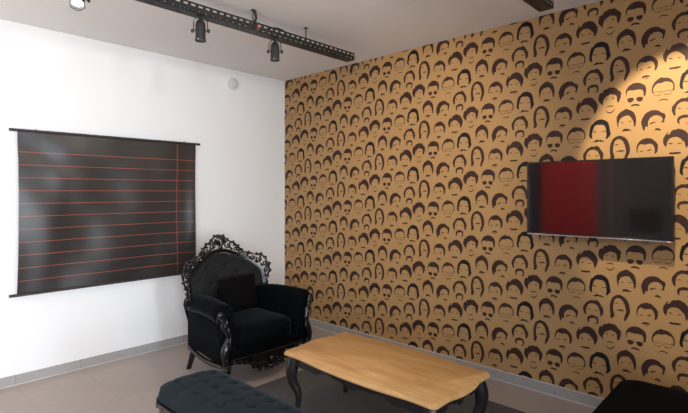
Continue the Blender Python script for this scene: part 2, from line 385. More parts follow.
# ------------------------------------------------------------------ ruled hanging banner on the white wall
t = thing('wall_banner', 'black vinyl banner with thin orange ruled lines hung on the white wall', 'wall hanging', (0, 0, 0))
def ban(u, v):
    z = 1.887 + (0.680 - 1.887) * v
    pin = 0.010 * math.sin(PI * v)
    x0, x1 = -2.571 + pin, -1.137 - pin
    x = x0 + (x1 - x0) * u
    y = -0.052 + 0.010 * math.sin(PI * v) * math.sin(PI * u)
    y += 0.0075 * math.sin(13 * u + 6 * v) * (.35 + .65 * v) + 0.0045 * math.sin(21 * u - 9 * v + 1.0) * math.sin(PI * v) * (1 - .6 * u)
    y += 0.006 * math.sin(24 * (v - .55 * u)) * math.exp(-((v - .12 - .3 * u) / .16) ** 2) * (1 - u)
    e = math.exp(-((1 - u) / 0.05) ** 2); y -= 0.014 * e * math.sin(PI * v) ** .5
    e = math.exp(-(u / 0.16) ** 2); y += 0.016 * e * v * v * 1.0
    d = math.exp(-((u - 0.10 - 0.25 * (1 - v) * .6) / 0.07) ** 2); y -= 0.010 * d * v
    return (x, y, z)
obj('banner_sheet', MB().grid(ban, 90, 60), M['vinyl'], t, smooth=180, recalc=False)
obj('top_rod', MB().tube([(-2.622, -.055, 1.893), (-1.095, -.055, 1.893)], .011, 10), M['rod'], t)
obj('bottom_rod', MB().tube([(-2.622, -.055, .672), (-1.095, -.055, .672)], .011, 10), M['rod'], t)
for x in (-2.45, -1.25):
    obj('wall_hook', MB().tube([(x, 0, 1.905), (x, -.055, 1.907), (x, -.068, 1.895), (x, -.058, 1.881)], .003, 6), M['rod'], t)

# ------------------------------------------------------------------ detector
t = thing('smoke_detector', 'round white disc detector high on the white wall near the corner', 'detector', (-.692, 0, 2.552))
R90 = Matrix.Rotation(PI / 2, 3, 'X')   # lathe z -> -y
obj('housing', MB().lathe([(0.052, 0), (0.060, .004), (0.060, .022), (0.056, .027), (.052, .028)], 32, R90), M['white_plastic'], t)
obj('cover', MB().lathe([(0.047, .026), (0.047, .033), (0.040, .038), (.02, .040)], 32, R90), M['white_plastic'], t)

# ------------------------------------------------------------------ television
t = thing('television', 'flat black television mounted on the patterned wallpaper, dark glossy screen', 'television', (0, 0, 0))
y0, y1, z0, z1 = -3.690, -2.826, 1.142, 1.646
obj('housing', MB().box((-.098, y0, z0), (-.062, y1, z1), .004, 2), M['tv_body'], t)
obj('rear_cover', MB().box((-.064, y0 + .14, z0 + .06), (-.040, y1 - .14, z1 - .10), .006, 2), M['tv_body'], t)
w = MB(); b = .010
w.box((-.1005, y0, z1 - b), (-.096, y1, z1), .001, 1); w.box((-.1005, y0, z0), (-.096, y1, z0 + .014), .001, 1)
w.box((-.1005, y0, z0), (-.096, y0 + b, z1), .001, 1); w.box((-.1005, y1 - b, z0), (-.096, y1, z1), .001, 1)
obj('bezel', w, M['tv_body'], t)
obj('screen', MB().box((-.0995, y0 + .009, z0 + .012), (-.0972, y1 - .009, z1 - .009)), M['tv_glass'], t, smooth=0, label='glossy dark glass screen reflecting red')
obj('silver_strip', MB().box((-.1025, y0 + .004, z0 - .005), (-.070, y1 - .004, z0 + .003), .001, 1), M['steel'], t, label='thin silver strip along the bottom edge')
obj('badge', MB().box((-.1035, -3.283, z0 - .012), (-.099, -3.233, z0 - .002), .001, 1), M['tv_body'], t)
obj('indicator_light', MB().blob((-.1025, y0 + .022, z0 - .001), (.0025, .006, .003)), M['led'], t, label='tiny red standby light')
w = MB(); w.box((-.006, -3.42, 1.27), (0, -3.10, 1.55), .001, 1); w.box((-.042, -3.38, 1.28), (-.006, -3.34, 1.54), .001, 1); w.box((-.042, -3.18, 1.28), (-.006, -3.14, 1.54), .001, 1)
obj('wall_bracket', w, M['black_metal'], t)

# ------------------------------------------------------------------ perforated trusses
def panel(mb, L, hts, holes, pitch, hw, org, du, dv, dn, th=0.002):
    """perforated strip: L long, rows 'holes' = [(v0,v1,phase)], built as solid bars around the holes"""
    org, du, dv, dn = map(Vector, (org, du, dv, dn))
    def bar(u0, u1, v0, v1):
        c = []
        for n_ in (0, th):
            for (u, v) in ((u0, v0), (u1, v0), (u1, v1), (u0, v1)):
                c.append(org + du * u + dv * v + dn * n_)
        mb.add(c, [(0, 3, 2, 1), (4, 5, 6, 7), (0, 1, 5, 4), (1, 2, 6, 5), (2, 3, 7, 6), (3, 0, 4, 7)])
    v = 0
    for (v0, v1, ph) in holes:
        if v0 > v: bar(0, L, v, v0)
        u = 0.0; k = 0
        while True:
            h0 = k * pitch + ph + (pitch - hw) / 2; h1 = h0 + hw
            if h1 > L: bar(u, L, v0, v1); break
            bar(u, h0, v0, v1); u = h1; k += 1
        v = v1
    if v < hts: bar(0, L, v, hts)
def truss(label, y_near, L, rods):
    zb, hh, ww, xe = 2.546, 0.060, 0.086, -0.49
    t = thing('lighting_truss', label, 'truss', (xe, y_near, zb), 0, 'perforated trusses under the ceiling')
    a = MB(); panel(a, L, hh, [(.008, .014, .02), (.036, .048, 0)], .05, .028, (0, 0, 0), (-1, 0, 0), (0, 0, 1), (0, 1, 0)); obj('side_panel', a, M['black_metal'], t, smooth=0)
    a = MB(); panel(a, L, hh, [(.008, .014, .02), (.036, .048, 0)], .05, .028, (0, ww, 0), (-1, 0, 0), (0, 0, 1), (0, -1, 0)); obj('side_panel', a, M['black_metal'], t, smooth=0)
    a = MB(); panel(a, L, ww, [(.014, .020, 0), (.032, .038, .0125), (.050, .056, 0), (.068, .074, .0125)], .025, .008, (0, 0, 0), (-1, 0, 0), (0, 1, 0), (0, 0, 1)); obj('bottom_panel', a, M['black_metal'], t, smooth=0)
    for rx in rods:
        r = MB().tube([(rx, .040, .01), (rx, .040, H - zb)], .0042, 8); r.box((rx - .004, 0.001, .010), (rx + .004, ww - .001, .016))
        r.lathe([(.016, H - zb - .004), (.016, H - zb)], 12, Matrix.Identity(3)) if False else None
        r.box((rx - .014, .026, H - zb - .004), (rx + .014, .054, H - zb))
        obj('hanger_rod', r, M['black_metal'], t)
    return t
tr = truss('long black perforated truss carrying spotlights in front of the white wall', -1.520, 3.6, [-.511, -1.003, -2.3, -3.3])
a = MB().tube([(-.995, .035, .155), (-.990, .030, .13), (-.985, .028, .10), (-.992, .03, .075), (-1.0, .035, .05), (-1.01, .04, .02)], .009, 8)
obj('power_cable', a, M['black_metal'], tr)
obj('red_tag', MB().box((-.998, -.004, .020), (-.975, 0.0, .033), .002, 1), M['red_dot'], tr, label='small red tag on the side panel')
obj('cable', MB().tube([(-.45 - .04 * i, .05 + .012 * math.sin(i * .9), .012 + .005 * math.sin(i * 1.7)) for i in range(72)], .006, 6), M['black_metal'], tr)
obj('cable_loop', MB().tube([(-.72, .02, .045), (-.75, .015, .066), (-.80, .02, .073), (-.85, .03, .066), (-.88, .04, .045)], .006, 6), M['black_metal'], tr)
truss('black perforated truss end near the wallpaper at the top edge', -3.149, 2.2, [-.6, -1.5])

# ------------------------------------------------------------------ can spotlights under the long truss
def spot(label, x, y, z, tilt=0.0, rz=0.0):
    """origin = pivot of the can; tilt leans the mouth towards -y before rz"""
    t = thing('can_spotlight', label, 'spotlight', (x, y, z), rz, 'can spotlights under the long truss')
    Rt = Matrix.Rotation(tilt, 3, 'X')
    T = lambda p: Rt @ Vector(p)
    prof = [(.006, .078), (.012, .078), (.012, .068), (.022, .062), (.029, .050), (.032, .034), (.032, .012), (.034, .010), (.034, .004), (.032, .002), (.032, -.052), (.035, -.054), (.035, -.064), (.031, -.064), (.029, -.034), (.010, -.030)]
    body = obj('can', MB().lathe(prof, 24, Rt), M['spot_metal'], t, smooth=35)
    obj('lens', MB().lathe([(.0295, -.036), (.020, -.040), (.006, -.041)], 20, Rt), M['lens'], t, label='bright glass lens')
    for k in range(3):
        c = MB()
        a = 2 * PI * k / 3 + .4
        c.box((-.004, -.0025, -.004), (.004, .0025, .005), .001, 1, 0, Matrix.Translation(Rt @ Vector((math.cos(a) * .038, math.sin(a) * .038, -.062))) @ Rt.to_4x4() @ Matrix.Rotation(a + PI / 2, 4, 'Z'))
        obj('rim_clip', c, M['steel'], t)
    yk = MB()
    top = 2.546 - z
    yk.tube([(-.043, 0, 0), (-.043, 0, .05), (-.038, 0, .072), (-.018, 0, .084), (.018, 0, .084), (.038, 0, .072), (.043, 0, .05), (.043, 0, 0)], .0022, 6, flat=1.6)
    yk.tube([(0, 0, .080), (0, 0, max(top - .0015, .0815))], .006, 8)
    obj('yoke', yk, M['spot_metal'], t)
    for s in (-1, 1):
        obj('knob', MB().lathe([(.004, .030), (.004, .044), (.011, .044), (.013, .048), (.013, .055), (.009, .058)], 12, Matrix.Rotation(s * PI / 2, 3, 'Y')), M['spot_metal'], t)
    return t
spot('black can spotlight hanging nearest the wallpaper, right end of the row', -1.298, -1.477, 2.452, 0, math.radians(-43))
spot('black can spotlight in the middle of the row, mouth pointing straight down', -1.892, -1.477, 2.456, 0, math.radians(-43))
spot('black can spotlight tilted towards the viewer showing its bright lens', -2.600, -1.477, 2.452, math.radians(-42), math.radians(-20))

# ------------------------------------------------------------------ rug
rg = MB()
def rugf(u, v):
    return (-2.75 + 2.35 * u, -3.75 + 2.41 * v, 0.0075 + 0.0012 * math.sin(60 * u) * math.sin(57 * v))
rg.box((-1.88, -3.48, 0), (-.40, -1.34, .006), .003, 1)
rug = obj('rug', rg, M['rug'], smooth=0)
tag(rug, 'charcoal woven rug lying under the wooden coffee table', 'rug')

# ------------------------------------------------------------------ coffee table
TZ = .42; RZ = .010
t = thing('coffee_table', 'low coffee table with honey oak top and dark cabriole legs on the rug', 'coffee table', (-1.221, -2.397, RZ))
hx, hy = .294, .571
def outline(off):
    P = []
    def seg(a, b, bow, n=26, shape='s'):
        ax, ay = a; bx, by = b
        dx, dy = bx - ax, by - ay; L = math.hypot(dx, dy); nx, ny = dy / L, -dx / L
        for i in range(n):
            s = i / n
            if shape == 's':   # serpentine long side: ears, slight hollow, bowed middle
                d = bow * (math.sin(PI * s) ** 2) - .005 * math.exp(-((s - .13) / .06) ** 2) - .005 * math.exp(-((s - .87) / .06) ** 2)
            else:
                d = bow * math.sin(PI * s) ** 2 - .008 * math.exp(-((s - .22) / .09) ** 2) - .008 * math.exp(-((s - .78) / .09) ** 2)
            P.append((ax + dx * s + nx * d, ay + dy * s + ny * d))
    c = .020
    X, Y = hx, hy
    # counter-clockwise
    seg((-X + c, -Y), (X - c, -Y), .022, 22, 'e'); P.append((X - c, -Y))
    seg((X, -Y + c), (X, Y - c), .026, 40); P.append((X, Y - c))
    seg((X - c, Y), (-X + c, Y), .022, 22, 'e'); P.append((-X + c, Y))
    seg((-X, Y - c), (-X, -Y + c), .026, 40); P.append((-X, -Y + c))
    # inset by off along vertex normals
    n = len(P); Q = []
    for i in range(n):
        ax, ay = P[i - 1]; bx, by = P[(i + 1) % n]
        dx, dy = bx - ax, by - ay; L = math.hypot(dx, dy) or 1
        Q.append((P[i][0] - dy / L * off, P[i][1] + dx / L * off))
    return Q
zt = TZ - RZ
prof = [(.012, zt - .030), (.004, zt - .026), (0, zt - .020), (0.001, zt - .014), (.006, zt - .010), (.009, zt - .007), (.011, zt - .002), (.014, zt)]
obj('tabletop', MB().rings([[(x, y, z) for x, y in outline(o)] for o, z in prof]), M['oak'], t, smooth=50)
# scalloped aprons
def apron(axis, sgn):
    mb = MB(); n = 48
    L = (hy if axis == 'y' else hx) - .055
    pos = (hx if axis == 'y' else hy) - .048
    top = zt - .027; vs = []
    for i in range(n + 1):
        s = i / n; q = -L + 2 * L * s
        e = abs(2 * s - 1)
        low = top - .055 - .012 * math.cos(e * PI * 3) - .030 * max(0, (e - .72) / .28) ** 1.5 - .006 * math.cos(e * PI * 7)
        bow = .016 * math.sin(PI * s) ** 2
        for d in (0, .018):
            for z in (low, top):
                p = sgn * (pos + bow - d)
                vs.append((p, q, z) if axis == 'y' else (q, p, z))
    fs = []
    for i in range(n):
        a = i * 4; b = a + 4
        fs += [(a, b, b + 1, a + 1), (a + 2, a + 3, b + 3, b + 2), (a, a + 2, b + 2, b), (a + 1, b + 1, b + 3, a + 3)]
    fs += [(0, 1, 3, 2), (n * 4, n * 4 + 2, n * 4 + 3, n * 4 + 1)]
    mb.add(vs, fs)
    # carved bead along the lower edge
    pts = []
    for i in range(n + 1):
        v = vs[i * 4]; p = Vector(v)
        if axis == 'y': p.x += sgn * .001
        else: p.y += sgn * .001
        p.z += .006; pts.append(p)
    mb.tube(pts, .0035, 6)
    obj('apron', mb, M['leg_wood'], t, smooth=40)
for ax in 'yx':
    for s in (-1, 1): apron(ax, s)
def cabriole(top, knee_out, h, dx, dy, rt, rk, ra, rf):
    """S-curved leg centre line; returns points, radii"""
    pts = []; rr = []
    d = Vector((dx, dy, 0)).normalized()
    for i in range(17):
        s = i / 16
        off = knee_out * (math.sin(PI * min(1, s / .62)) ** 1.0 if s < .62 else 0) * .9 - knee_out * .75 * math.sin(PI * max(0, (s - .45) / .55)) * .8 + knee_out * .55 * max(0, (s - .86) / .14)
        z = h * (1 - s)
        pts.append(Vector(top) + d * off + Vector((0, 0, z - h)))
        if s < .25: r = rt + (rk - rt) * (s / .25)
        elif s < .82: r = rk + (ra - rk) * ((s - .25) / .57) ** .8
        else: r = ra + (rf - ra) * ((s - .82) / .18)
        rr.append(r)
    return pts, rr
for sx in (-1, 1):
    for sy in (-1, 1):
        h = zt - .027
        pts, rr = cabriole((sx * (hx - .062), sy * (hy - .062), h), .030, h, sx, sy, .040, .041, .018, .021)
        mb = MB().tube(pts, rr, 10, upv=(1, 0, 0))
        mb.blob(pts[-1] + Vector((sx * .004, sy * .004, .012)), (.022, .022, .012))
        mb.v = [(x, y, max(0, z)) for x, y, z in mb.v]
        obj('leg', mb, M['leg_wood'], t, smooth=60)

# ------------------------------------------------------------------ upholstery helpers
def tuft(p, q, sp, ss, depth, crease):
    """p,q metres along the surface; buttons on a staggered grid; returns inward depth"""
    a = p / sp; b = q / ss
    u = (a + b) / 2; v = (a - b) / 2      # diamond lattice: integer u,v -> button
    du = abs(u - round(u)); dv = abs(v - round(v))
    dd = (u - round(u)) ** 2 + (v - round(v)) ** 2
    return depth * math.exp(-dd / .022) + crease * (math.exp(-(du / .05) ** 2) + math.exp(-(dv / .05) ** 2)) * .5

def pillow_mesh(w, h, T):
    mb = MB()
    def f(side):
        def g(u, v):
            a = 2 * u - 1; b = 2 * v - 1
            e = (1 - abs(a) ** 2.6) * (1 - abs(b) ** 2.6)
            pin = 1 - .07 * (1 - a * a) * abs(b) ** 3; pin2 = 1 - .07 * (1 - b * b) * abs(a) ** 3
            return (a * w / 2 * pin2, side * T / 2 * max(0, e) ** .55, b * h / 2 * pin)
        return g
    mb.grid(f(-1), 22, 22); mb.grid(f(1), 22, 22, flip=True)
    return mb

# ------------------------------------------------------------------ baroque armchair
TH = math.radians(CH_ROT); CSX = 1.05
ch = thing('baroque_armchair', 'black velvet armchair with ornate carved frame standing in the room corner', 'armchair', CH_LOC, TH); ch.scale = (CSX, 1, 1)
V = M['velvet']; K = M['carved']
yb = lambda z, x=0.0: CH_BY + .14 * (z - .4) - .85 * x * x   # raked, wrapped back
HW = .335                                       # half width of the back pad
arch = lambda x: .905 - .175 * (min(1, abs(x) / HW)) ** 1.8
def backpad():
    mb = MB(); nu, nv = 76, 64
    def f(u, v):
        s = math.sin((u - .5) * PI); tt = .5 + .5 * math.sin((v - .5) * PI)
        x = s * HW * (1 - .05 * (1 - tt))
        z = .36 + (arch(x) - .36) * tt
        e = max(0, 1 - abs(s) ** 5) ** .45 * max(0, 1 - tt ** 7) ** .45
        d = .105 * e
        d -= tuft(x, z - .655, .088, .075, .050, .030) * min(1, e * 1.2) * (1 if z > .45 else 0)
        return (x, yb(z, x) - d, z)
    mb.grid(f, nu, nv)
    mb.grid(lambda u, v: (lambda s, tt: (s * HW * (1 - .05 * (1 - tt)), yb(.36 + (arch(s * HW) - .36) * tt, s * HW) + .02, .36 + (arch(s * HW * (1 - .05 * (1 - tt))) - .36) * tt))(math.sin((u - .5) * PI), .5 + .5 * math.sin((v - .5) * PI)), nu, nv, flip=True)
    return mb
bk = obj('backrest', backpad(), M['velvet_back_lit'], ch, smooth=180, recalc=False, label='deep-buttoned black velvet back pad')
# buttons
for i in range(-4, 5):
    for j in range(-4, 4):
        if (i + j) % 2: continue
        x = i * .088; z = .655 + j * .075
        if abs(x) > .30 or z > arch(x) - .05 or z < .47: continue
        s = x / HW
        tt = (z - .36) / (arch(x) - .36)
        e = max(0, 1 - abs(s) ** 5) ** .45 * max(0, 1 - tt ** 7) ** .45
        d = .105 * e - .080 * min(1, e * 1.2)
        obj('button', MB().blob((x, yb(z, x) - d - .003, z), (.010, .006, .010), None, 10, 6), V, bk)
# carved back frame ---------------------------------------------------------
def spiral(mb, c, r0, turns, a0, sgn, y, r_t=.009, n=22, tail=None):
    pts = []; rr = []
    if tail is not None:
        pts.append(Vector((tail[0], y + .004, tail[1]))); rr.append(r_t * .7)
    for i in range(n + 1):
        s = i / n
        a = a0 + sgn * turns * 2 * PI * s; r = r0 * (1 - .82 * s)
        pts.append(Vector((c[0] + math.cos(a) * r, y - .012 * s, c[1] + math.sin(a) * r)))
        rr.append(r_t * (1 - .35 * s))
    mb.tube(pts, rr, 6)
    mb.blob(pts[-1], (r_t * 1.25, r_t * 1.2, r_t * 1.25))
def leaf(mb, p, ang, L, W_, y):
    R_ = Matrix.Rotation(-ang, 3, 'Y')
    mb.blob((p[0], y, p[1]), (L, .010, W_), R_, 8, 6)
OUT = [(0.0, 1.052), (.040, 1.045), (.075, 1.010), (.125, .985), (.165, .950), (.195, .905), (.250, .885), (.310, .868), (.345, .868), (.375, .835), (.400, .780), (.400, .720), (.380, .670), (.368, .625), (.380, .575), (.372, .520)]
INN = [(0.0, .925), (.05, .920), (.10, .905), (.15, .882), (.20, .852), (.25, .816), (.29, .782), (.318, .748), (.340, .715), (.346, .66), (.346, .60), (.344, .54), (.342, .50)]
fr = MB()
for sx in (-1, 1):
    P = [(sx * x, z) for x, z in INN]
    fr.tube([(x, yb(z, x) - .004, z) for x, z in P], .017, 8)
    fr.tube([(x + sx * .006, yb(z, x) - .022, z + .002) for x, z in P], .006, 6)
    # outer lobed rim
    Q = [(sx * x, z) for x, z in OUT]
    pts = []
    for i in range(len(Q) - 1):
        for k in range(4):
            s = k / 4; x = Q[i][0] * (1 - s) + Q[i + 1][0] * s; z = Q[i][1] * (1 - s) + Q[i + 1][1] * s
            pts.append((x, yb(z, x) + .008 * math.sin(i * 1.3 + s * 3), z))
    fr.tube(pts, [.0085 + .0035 * math.sin(i * 1.1) for i in range(len(pts))], 6)
    # filling scrolls
    for (cx, cz, r, tn, a0, sg) in [(.075, .968, .030, 1.3, 2.6, 1), (.045, 1.005, .024, 1.2, .5, -1), (.135, .935, .028, 1.2, 2.2, -1), (.180, .905, .024, 1.3, .4, 1), (.225, .868, .026, 1.2, 2.6, 1), (.275, .845, .026, 1.2, .3, -1), (.325, .825, .030, 1.4, 2.4, 1), (.366, .790, .028, 1.3, .2, -1), (.370, .728, .024, 1.2, 1.2, 1), (.364, .672, .016, 1.2, 4, -1), (.360, .600, .015, 1.2, 1, 1), (.362, .555, .014, 1.2, 4, -1)]:
        spiral(fr, (sx * cx, cz), r, tn, a0 if sx > 0 else PI - a0, sg * sx, yb(cz, cx) - .010, .0075)
    # leaves and beads along the rim
    for i, (x, z) in enumerate(OUT[1:-1]):
        px, pz = OUT[i]; nx_, nz_ = OUT[i + 2]
        a = math.atan2(nz_ - pz, nx_ - px)
        leaf(fr, (sx * x, z), a if sx > 0 else PI - a, .022, .010, yb(z, x) - .006)
        fr.blob((sx * (x + .012 * math.cos(a + PI / 2) * 1), yb(z, x) - .004, z + .012 * math.sin(a + PI / 2)), (.009, .009, .009))
    for (x, z, a, L) in [(.10, .935, -.6, .024), (.155, .915, -.7, .02), (.205, .88, -.7, .022), (.25, .845, -.7, .02), (.30, .805, -.8, .024), (.338, .775, -.9, .024), (.358, .70, -1.6, .022), (.358, .64, -1.5, .02), (.356, .52, 1.4, .02), (.10, .99, -.5, .016), (.335, .85, 1.0, .018), (.38, .76, 1.3, .02)]:
        leaf(fr, (sx * x, z), a if sx > 0 else PI - a, L, .009, yb(z, x) - .016)
# crest shell
for k in range(-3, 4):
    a = PI / 2 + k * .38
    c = Vector((0, yb(.98) - .018, .965)); e = c + Vector((math.cos(a) * .062, .004, math.sin(a) * .075))
    fr.tube([c, (c + e) / 2 + Vector((0, -.010, 0)), e], [.006, .010, .008], 6); fr.blob(e, (.011, .010, .011))
fr.blob((0, yb(.95) - .022, .950), (.022, .014, .026)); fr.blob((0, yb(1.05), 1.050), (.016, .012, .014))
obj('back_frame', fr, K, ch, smooth=50)
# arms ----------------------------------------------------------------------
def arm_section(sx, y, k=1.0, flare=0.0, dz=0.0):
    c = Vector((.350 + flare, .553 + dz)); r = .072
    pts = [(.272 + flare * .2, .20), (.272 + flare * .3, .35), (.274 + flare * .6, .46), (.276 + flare, .52)]
    for i in range(13):
        a = PI - .15 - (PI * 1.36) * i / 12
        pts.append((c.x + math.cos(a) * r * 1.04, c.y + math.sin(a) * r))
    pts += [(.392 + flare, .47), (.384 + flare * .95, .38), (.380 + flare * .9, .28), (.376 + flare * .85, .19)]
    cx, cz = .33, .40
    return [Vector((sx * (cx + (x - cx) * k), y, cz + (z - cz) * k)) for x, z in pts]
for sx in (-1, 1):
    rs = []
    for i in range(15):
        s = i / 14; y = .30 - .615 * s
        fl = .012 * s - .075 * (1 - s); dz = .012 * math.sin(PI * s) - .028 * (1 - s) ** 2
        rs.append(arm_section(sx, y, 1, fl, dz))
    rs.append(arm_section(sx, -.329, .97, .012)); rs.append(arm_section(sx, -.338, .90, .012)); rs.append(arm_section(sx, -.341, .70, .012))
    am = obj('arm', MB().rings(rs), V, ch, smooth=60, label='padded black velvet arm')
    p = MB()
    path = [(.425, -.343, .565), (.402, -.352, .560), (.386, -.356, .535), (.384, -.356, .49), (.364, -.356, .45), (.352, -.358, .40), (.362, -.362, .34), (.382, -.366, .28), (.378, -.364, .22), (.362, -.360, .175)]
    pp = [Vector((sx * x, y, z)) for x, y, z in path]
    # resample
    fine = []
    for i in range(len(pp) - 1):
        for k in range(4): fine.append(pp[i].lerp(pp[i + 1], k / 4))
    fine.append(pp[-1])
    p.tube(fine, [.019 + .007 * math.sin(i * .55) + .010 * (i / len(fine)) for i in range(len(fine))], 10, flat=.8)
    p.tube([f + Vector((sx * .012, -.016, 0)) for f in fine[4:-3]], .0065, 6); p.tube([f + Vector((-sx * .012, -.016, 0)) for f in fine[8:-3]], .0055, 6)
    p2 = MB(); spiral(p2, (.408, .530), .031, 1.6, 2.0, -1, -.352, .0085)
    p.add([(sx * x, y, z) for x, y, z in p2.v], p2.f)
    for (x, z, L) in [(.372, .50, .03), (.358, .44, .034), (.366, .36, .034), (.386, .29, .034), (.376, .23, .03)]:
        p.blob((sx * x, -.376, z), (.011, .010, L), None, 8, 6)
    p.blob((sx * .408, -.358, .530), (.012, .012, .012))
    obj('arm_post', p, K, am, smooth=50, label='glossy carved front post with scroll')
    # carved rail at the foot of the side panel
    rl = MB(); rp_ = [(sx * (.372 - .058 * i / 16 + .010 * math.sin(PI * i / 16)), -.33 + .60 * i / 16, .178 - .020 * math.sin(PI * i / 16)) for i in range(17)]
    rl.tube(rp_, .019, 8); rl.tube([(x + sx * .012, y, z + .014) for x, y, z in rp_], .006, 6)
    obj('side_rail', rl, K, ch, smooth=50)
    # legs
    h = .20
    lp, lr = cabriole((sx * .358, -.352, h), .022, h, sx, -1, .030, .032, .018, .022)
    q = MB().tube(lp, lr, 10, upv=(1, 0, 0)); q.blob(lp[-1] + Vector((0, -.004, .011)), (.024, .026, .011)); q.blob(lp[3] + Vector((sx * .012, -.020, 0)), (.016, .014, .030))
    obj('leg', q, K, ch, smooth=60)
    q = MB().tube([(sx * .300, .21, .20), (sx * .304, .225, .14), (sx * .311, .250, .07), (sx * .318, .275, .0)], [.030, .026, .021, .018], 10, upv=(1, 0, 0))
    obj('leg', q, K, ch, smooth=60)
# seat
obj('seat_frame', MB().box((-.335, -.335, .185), (.335, -.10, .275), .02, 3).box((-.295, -.12, .185), (.295, .25, .275), .02, 3), V, ch, smooth=50)
def cushion():
    mb = MB(); rs = []
    def ring(k, z, bulge=0):
        pts = []
        for i in range(48):
            a = 2 * PI * i / 48
            ca, sa = math.cos(a), math.sin(a); p = 5.0
            rr = 1 / (abs(ca) ** p + abs(sa) ** p) ** (1 / p)
            pts.append((ca * rr * .272 * k, -.045 + sa * rr * .300 * k + (-.012 * (1 - ca * ca) if sa < 0 else 0), z))
        return pts
    for k, z in [(.90, .268), (.97, .272), (1.0, .285), (1.012, .33), (1.0, .378), (.975, .396), (.93, .408), (.80, .418), (.5, .426), (.2, .428), (.02, .428)]: rs.append(ring(k, z))
    mb.rings(rs)
    top = ring(.992, .388); mb.tube(top, .0055, 6, closed=True); mb.tube(ring(.992, .275), .0055, 6, closed=True)
    return mb
obj('seat_cushion', cushion(), V, ch, smooth=60, label='thick black velvet seat cushion')
# carved apron
ap = MB()
n = 40
def low(x):
    e = abs(x) / .33
    return .188 - .085 * math.exp(-(e / .50) ** 4) - .012 * abs(math.cos(x * 26))
vs = []
for i in range(n + 1):
    x = -.33 + .66 * i / n
    yf = -.352 - .018 * math.cos(x / .33 * PI / 2)
    for d in (0, .016):
        for z in (low(x), .222): vs.append((x, yf + d, z))
fs = []
for i in range(n):
    a = i * 4; b = a + 4
    fs += [(a, b, b + 1, a + 1), (a + 2, a + 3, b + 3, b + 2), (a, a + 2, b + 2, b), (a + 1, b + 1, b + 3, a + 3)]
fs += [(0, 1, 3, 2), (n * 4, n * 4 + 2, n * 4 + 3, n * 4 + 1)]
ap.add(vs, fs)
ay = lambda x: -.360 - .018 * math.cos(x / .33 * PI / 2)
for sx in (-1, 1):
    for (x, z, r, a0, sg) in [(.055, .150, .030, 2.4, 1), (.110, .165, .027, .4, -1), (.165, .178, .025, 2.4, 1), (.215, .192, .022, .4, -1), (.262, .198, .020, 2.2, 1), (.03, .118, .020, 0, -1), (.095, .120, .020, 3, 1), (.145, .140, .018, 0, -1)]:
        spiral(ap, (sx * x, z), r, 1.3, a0 if sx > 0 else PI - a0, sg * sx, ay(x), .0075)
    for (x, z, a) in [(.08, .135, .5), (.13, .155, .6), (.19, .17, .5), (.24, .185, .3), (.30, .205, .2), (.05, .095, .3), (.11, .102, .5)]:
        leaf(ap, (sx * x, z), a if sx > 0 else PI - a, .024, .009, ay(x) - .008)
ap.blob((0, ay(0) - .010, .155), (.020, .014, .032)); ap.blob((0, ay(0) - .008, .105), (.026, .012, .018))
ap.tube([(-.33 + .66 * i / 20, ay(-.33 + .66 * i / 20) - .002, .220) for i in range(21)], .008, 8)
obj('carved_apron', ap, K, ch, smooth=50)
# loose pillow
def chw(p):
    c, s = math.cos(TH), math.sin(TH)
    return (CH_LOC[0] + c * p[0] - s * p[1], CH_LOC[1] + s * p[0] + c * p[1], p[2])
pl = MB(); pl.v = []; pm = pillow_mesh(.37, .295, .10)
pil = obj('throw_pillow', pm, M['pillow'], None, smooth=180, loc=chw((.0, .060, .585)))
pil.rotation_euler = (math.radians(-9), math.radians(-3), TH)
tag(pil, 'plain black velvet pillow leaning against the armchair back', 'pillow')

# ------------------------------------------------------------------ tufted bench
BX, BY0, BY1, BW = -2.135, -1.735, -2.90, .375
bt = thing('tufted_bench', 'long dark buttoned velvet bench in the foreground, beside the coffee table', 'bench', (BX, (BY0 + BY1) / 2, 0))
hl = (BY0 - BY1) / 2; hw = BW / 2
def bench_xy(s, t_):
    # squircle-ish plan with rounded corners of ~0.09
    r = .10; x = s * hw; y = t_ * hl
    ex = max(0, abs(x) - (hw - r)); ey = max(0, abs(y) - (hl - r))
    if ex > 0 and ey > 0:
        m_ = max(ex, ey); L = math.hypot(ex, ey); k = m_ / L
        x = math.copysign(hw - r + ex * k, x); y = math.copysign(hl - r + ey * k, y)
    return x, y
ROWS = (-.095, -.002, .092)
def bench_top(u, v):
    s = math.sin((u - .5) * PI); t_ = math.sin((v - .5) * PI) if False else None
    w_ = 2 * v - 1
    t_ = math.copysign(1 - (1 - abs(w_)) ** 1.6, w_)
    x, y = bench_xy(s, t_)
    m_ = max(abs(s), 0); yy = abs(y) / hl
    edge = max(0, 1 - abs(s) ** 3.2) ** .42 * max(0, 1 - (max(0, (abs(y) - (hl - .17)) / .17)) ** 2.6) ** .42
    z = .368 + .078 * edge
    # square tufting
    q = (y + .012 + .018 * (x / .1)) / .104 + .5; fq = q - round(q)
    best = 0; cr = 0
    for rx in ROWS:
        dx = (x - rx) / .104
        best = max(best, math.exp(-(dx * dx + fq * fq) / .022))
        cr = max(cr, math.exp(-(dx / .10) ** 2))
    cr2 = math.exp(-(fq / .10) ** 2)
    inside = min(1, edge * 1.25)
    z -= (.019 * best + .0030 * cr + .0030 * cr2) * inside
    return (x, y, z)
mb = MB(); mb.grid(bench_top, 56, 170)
bcu = None
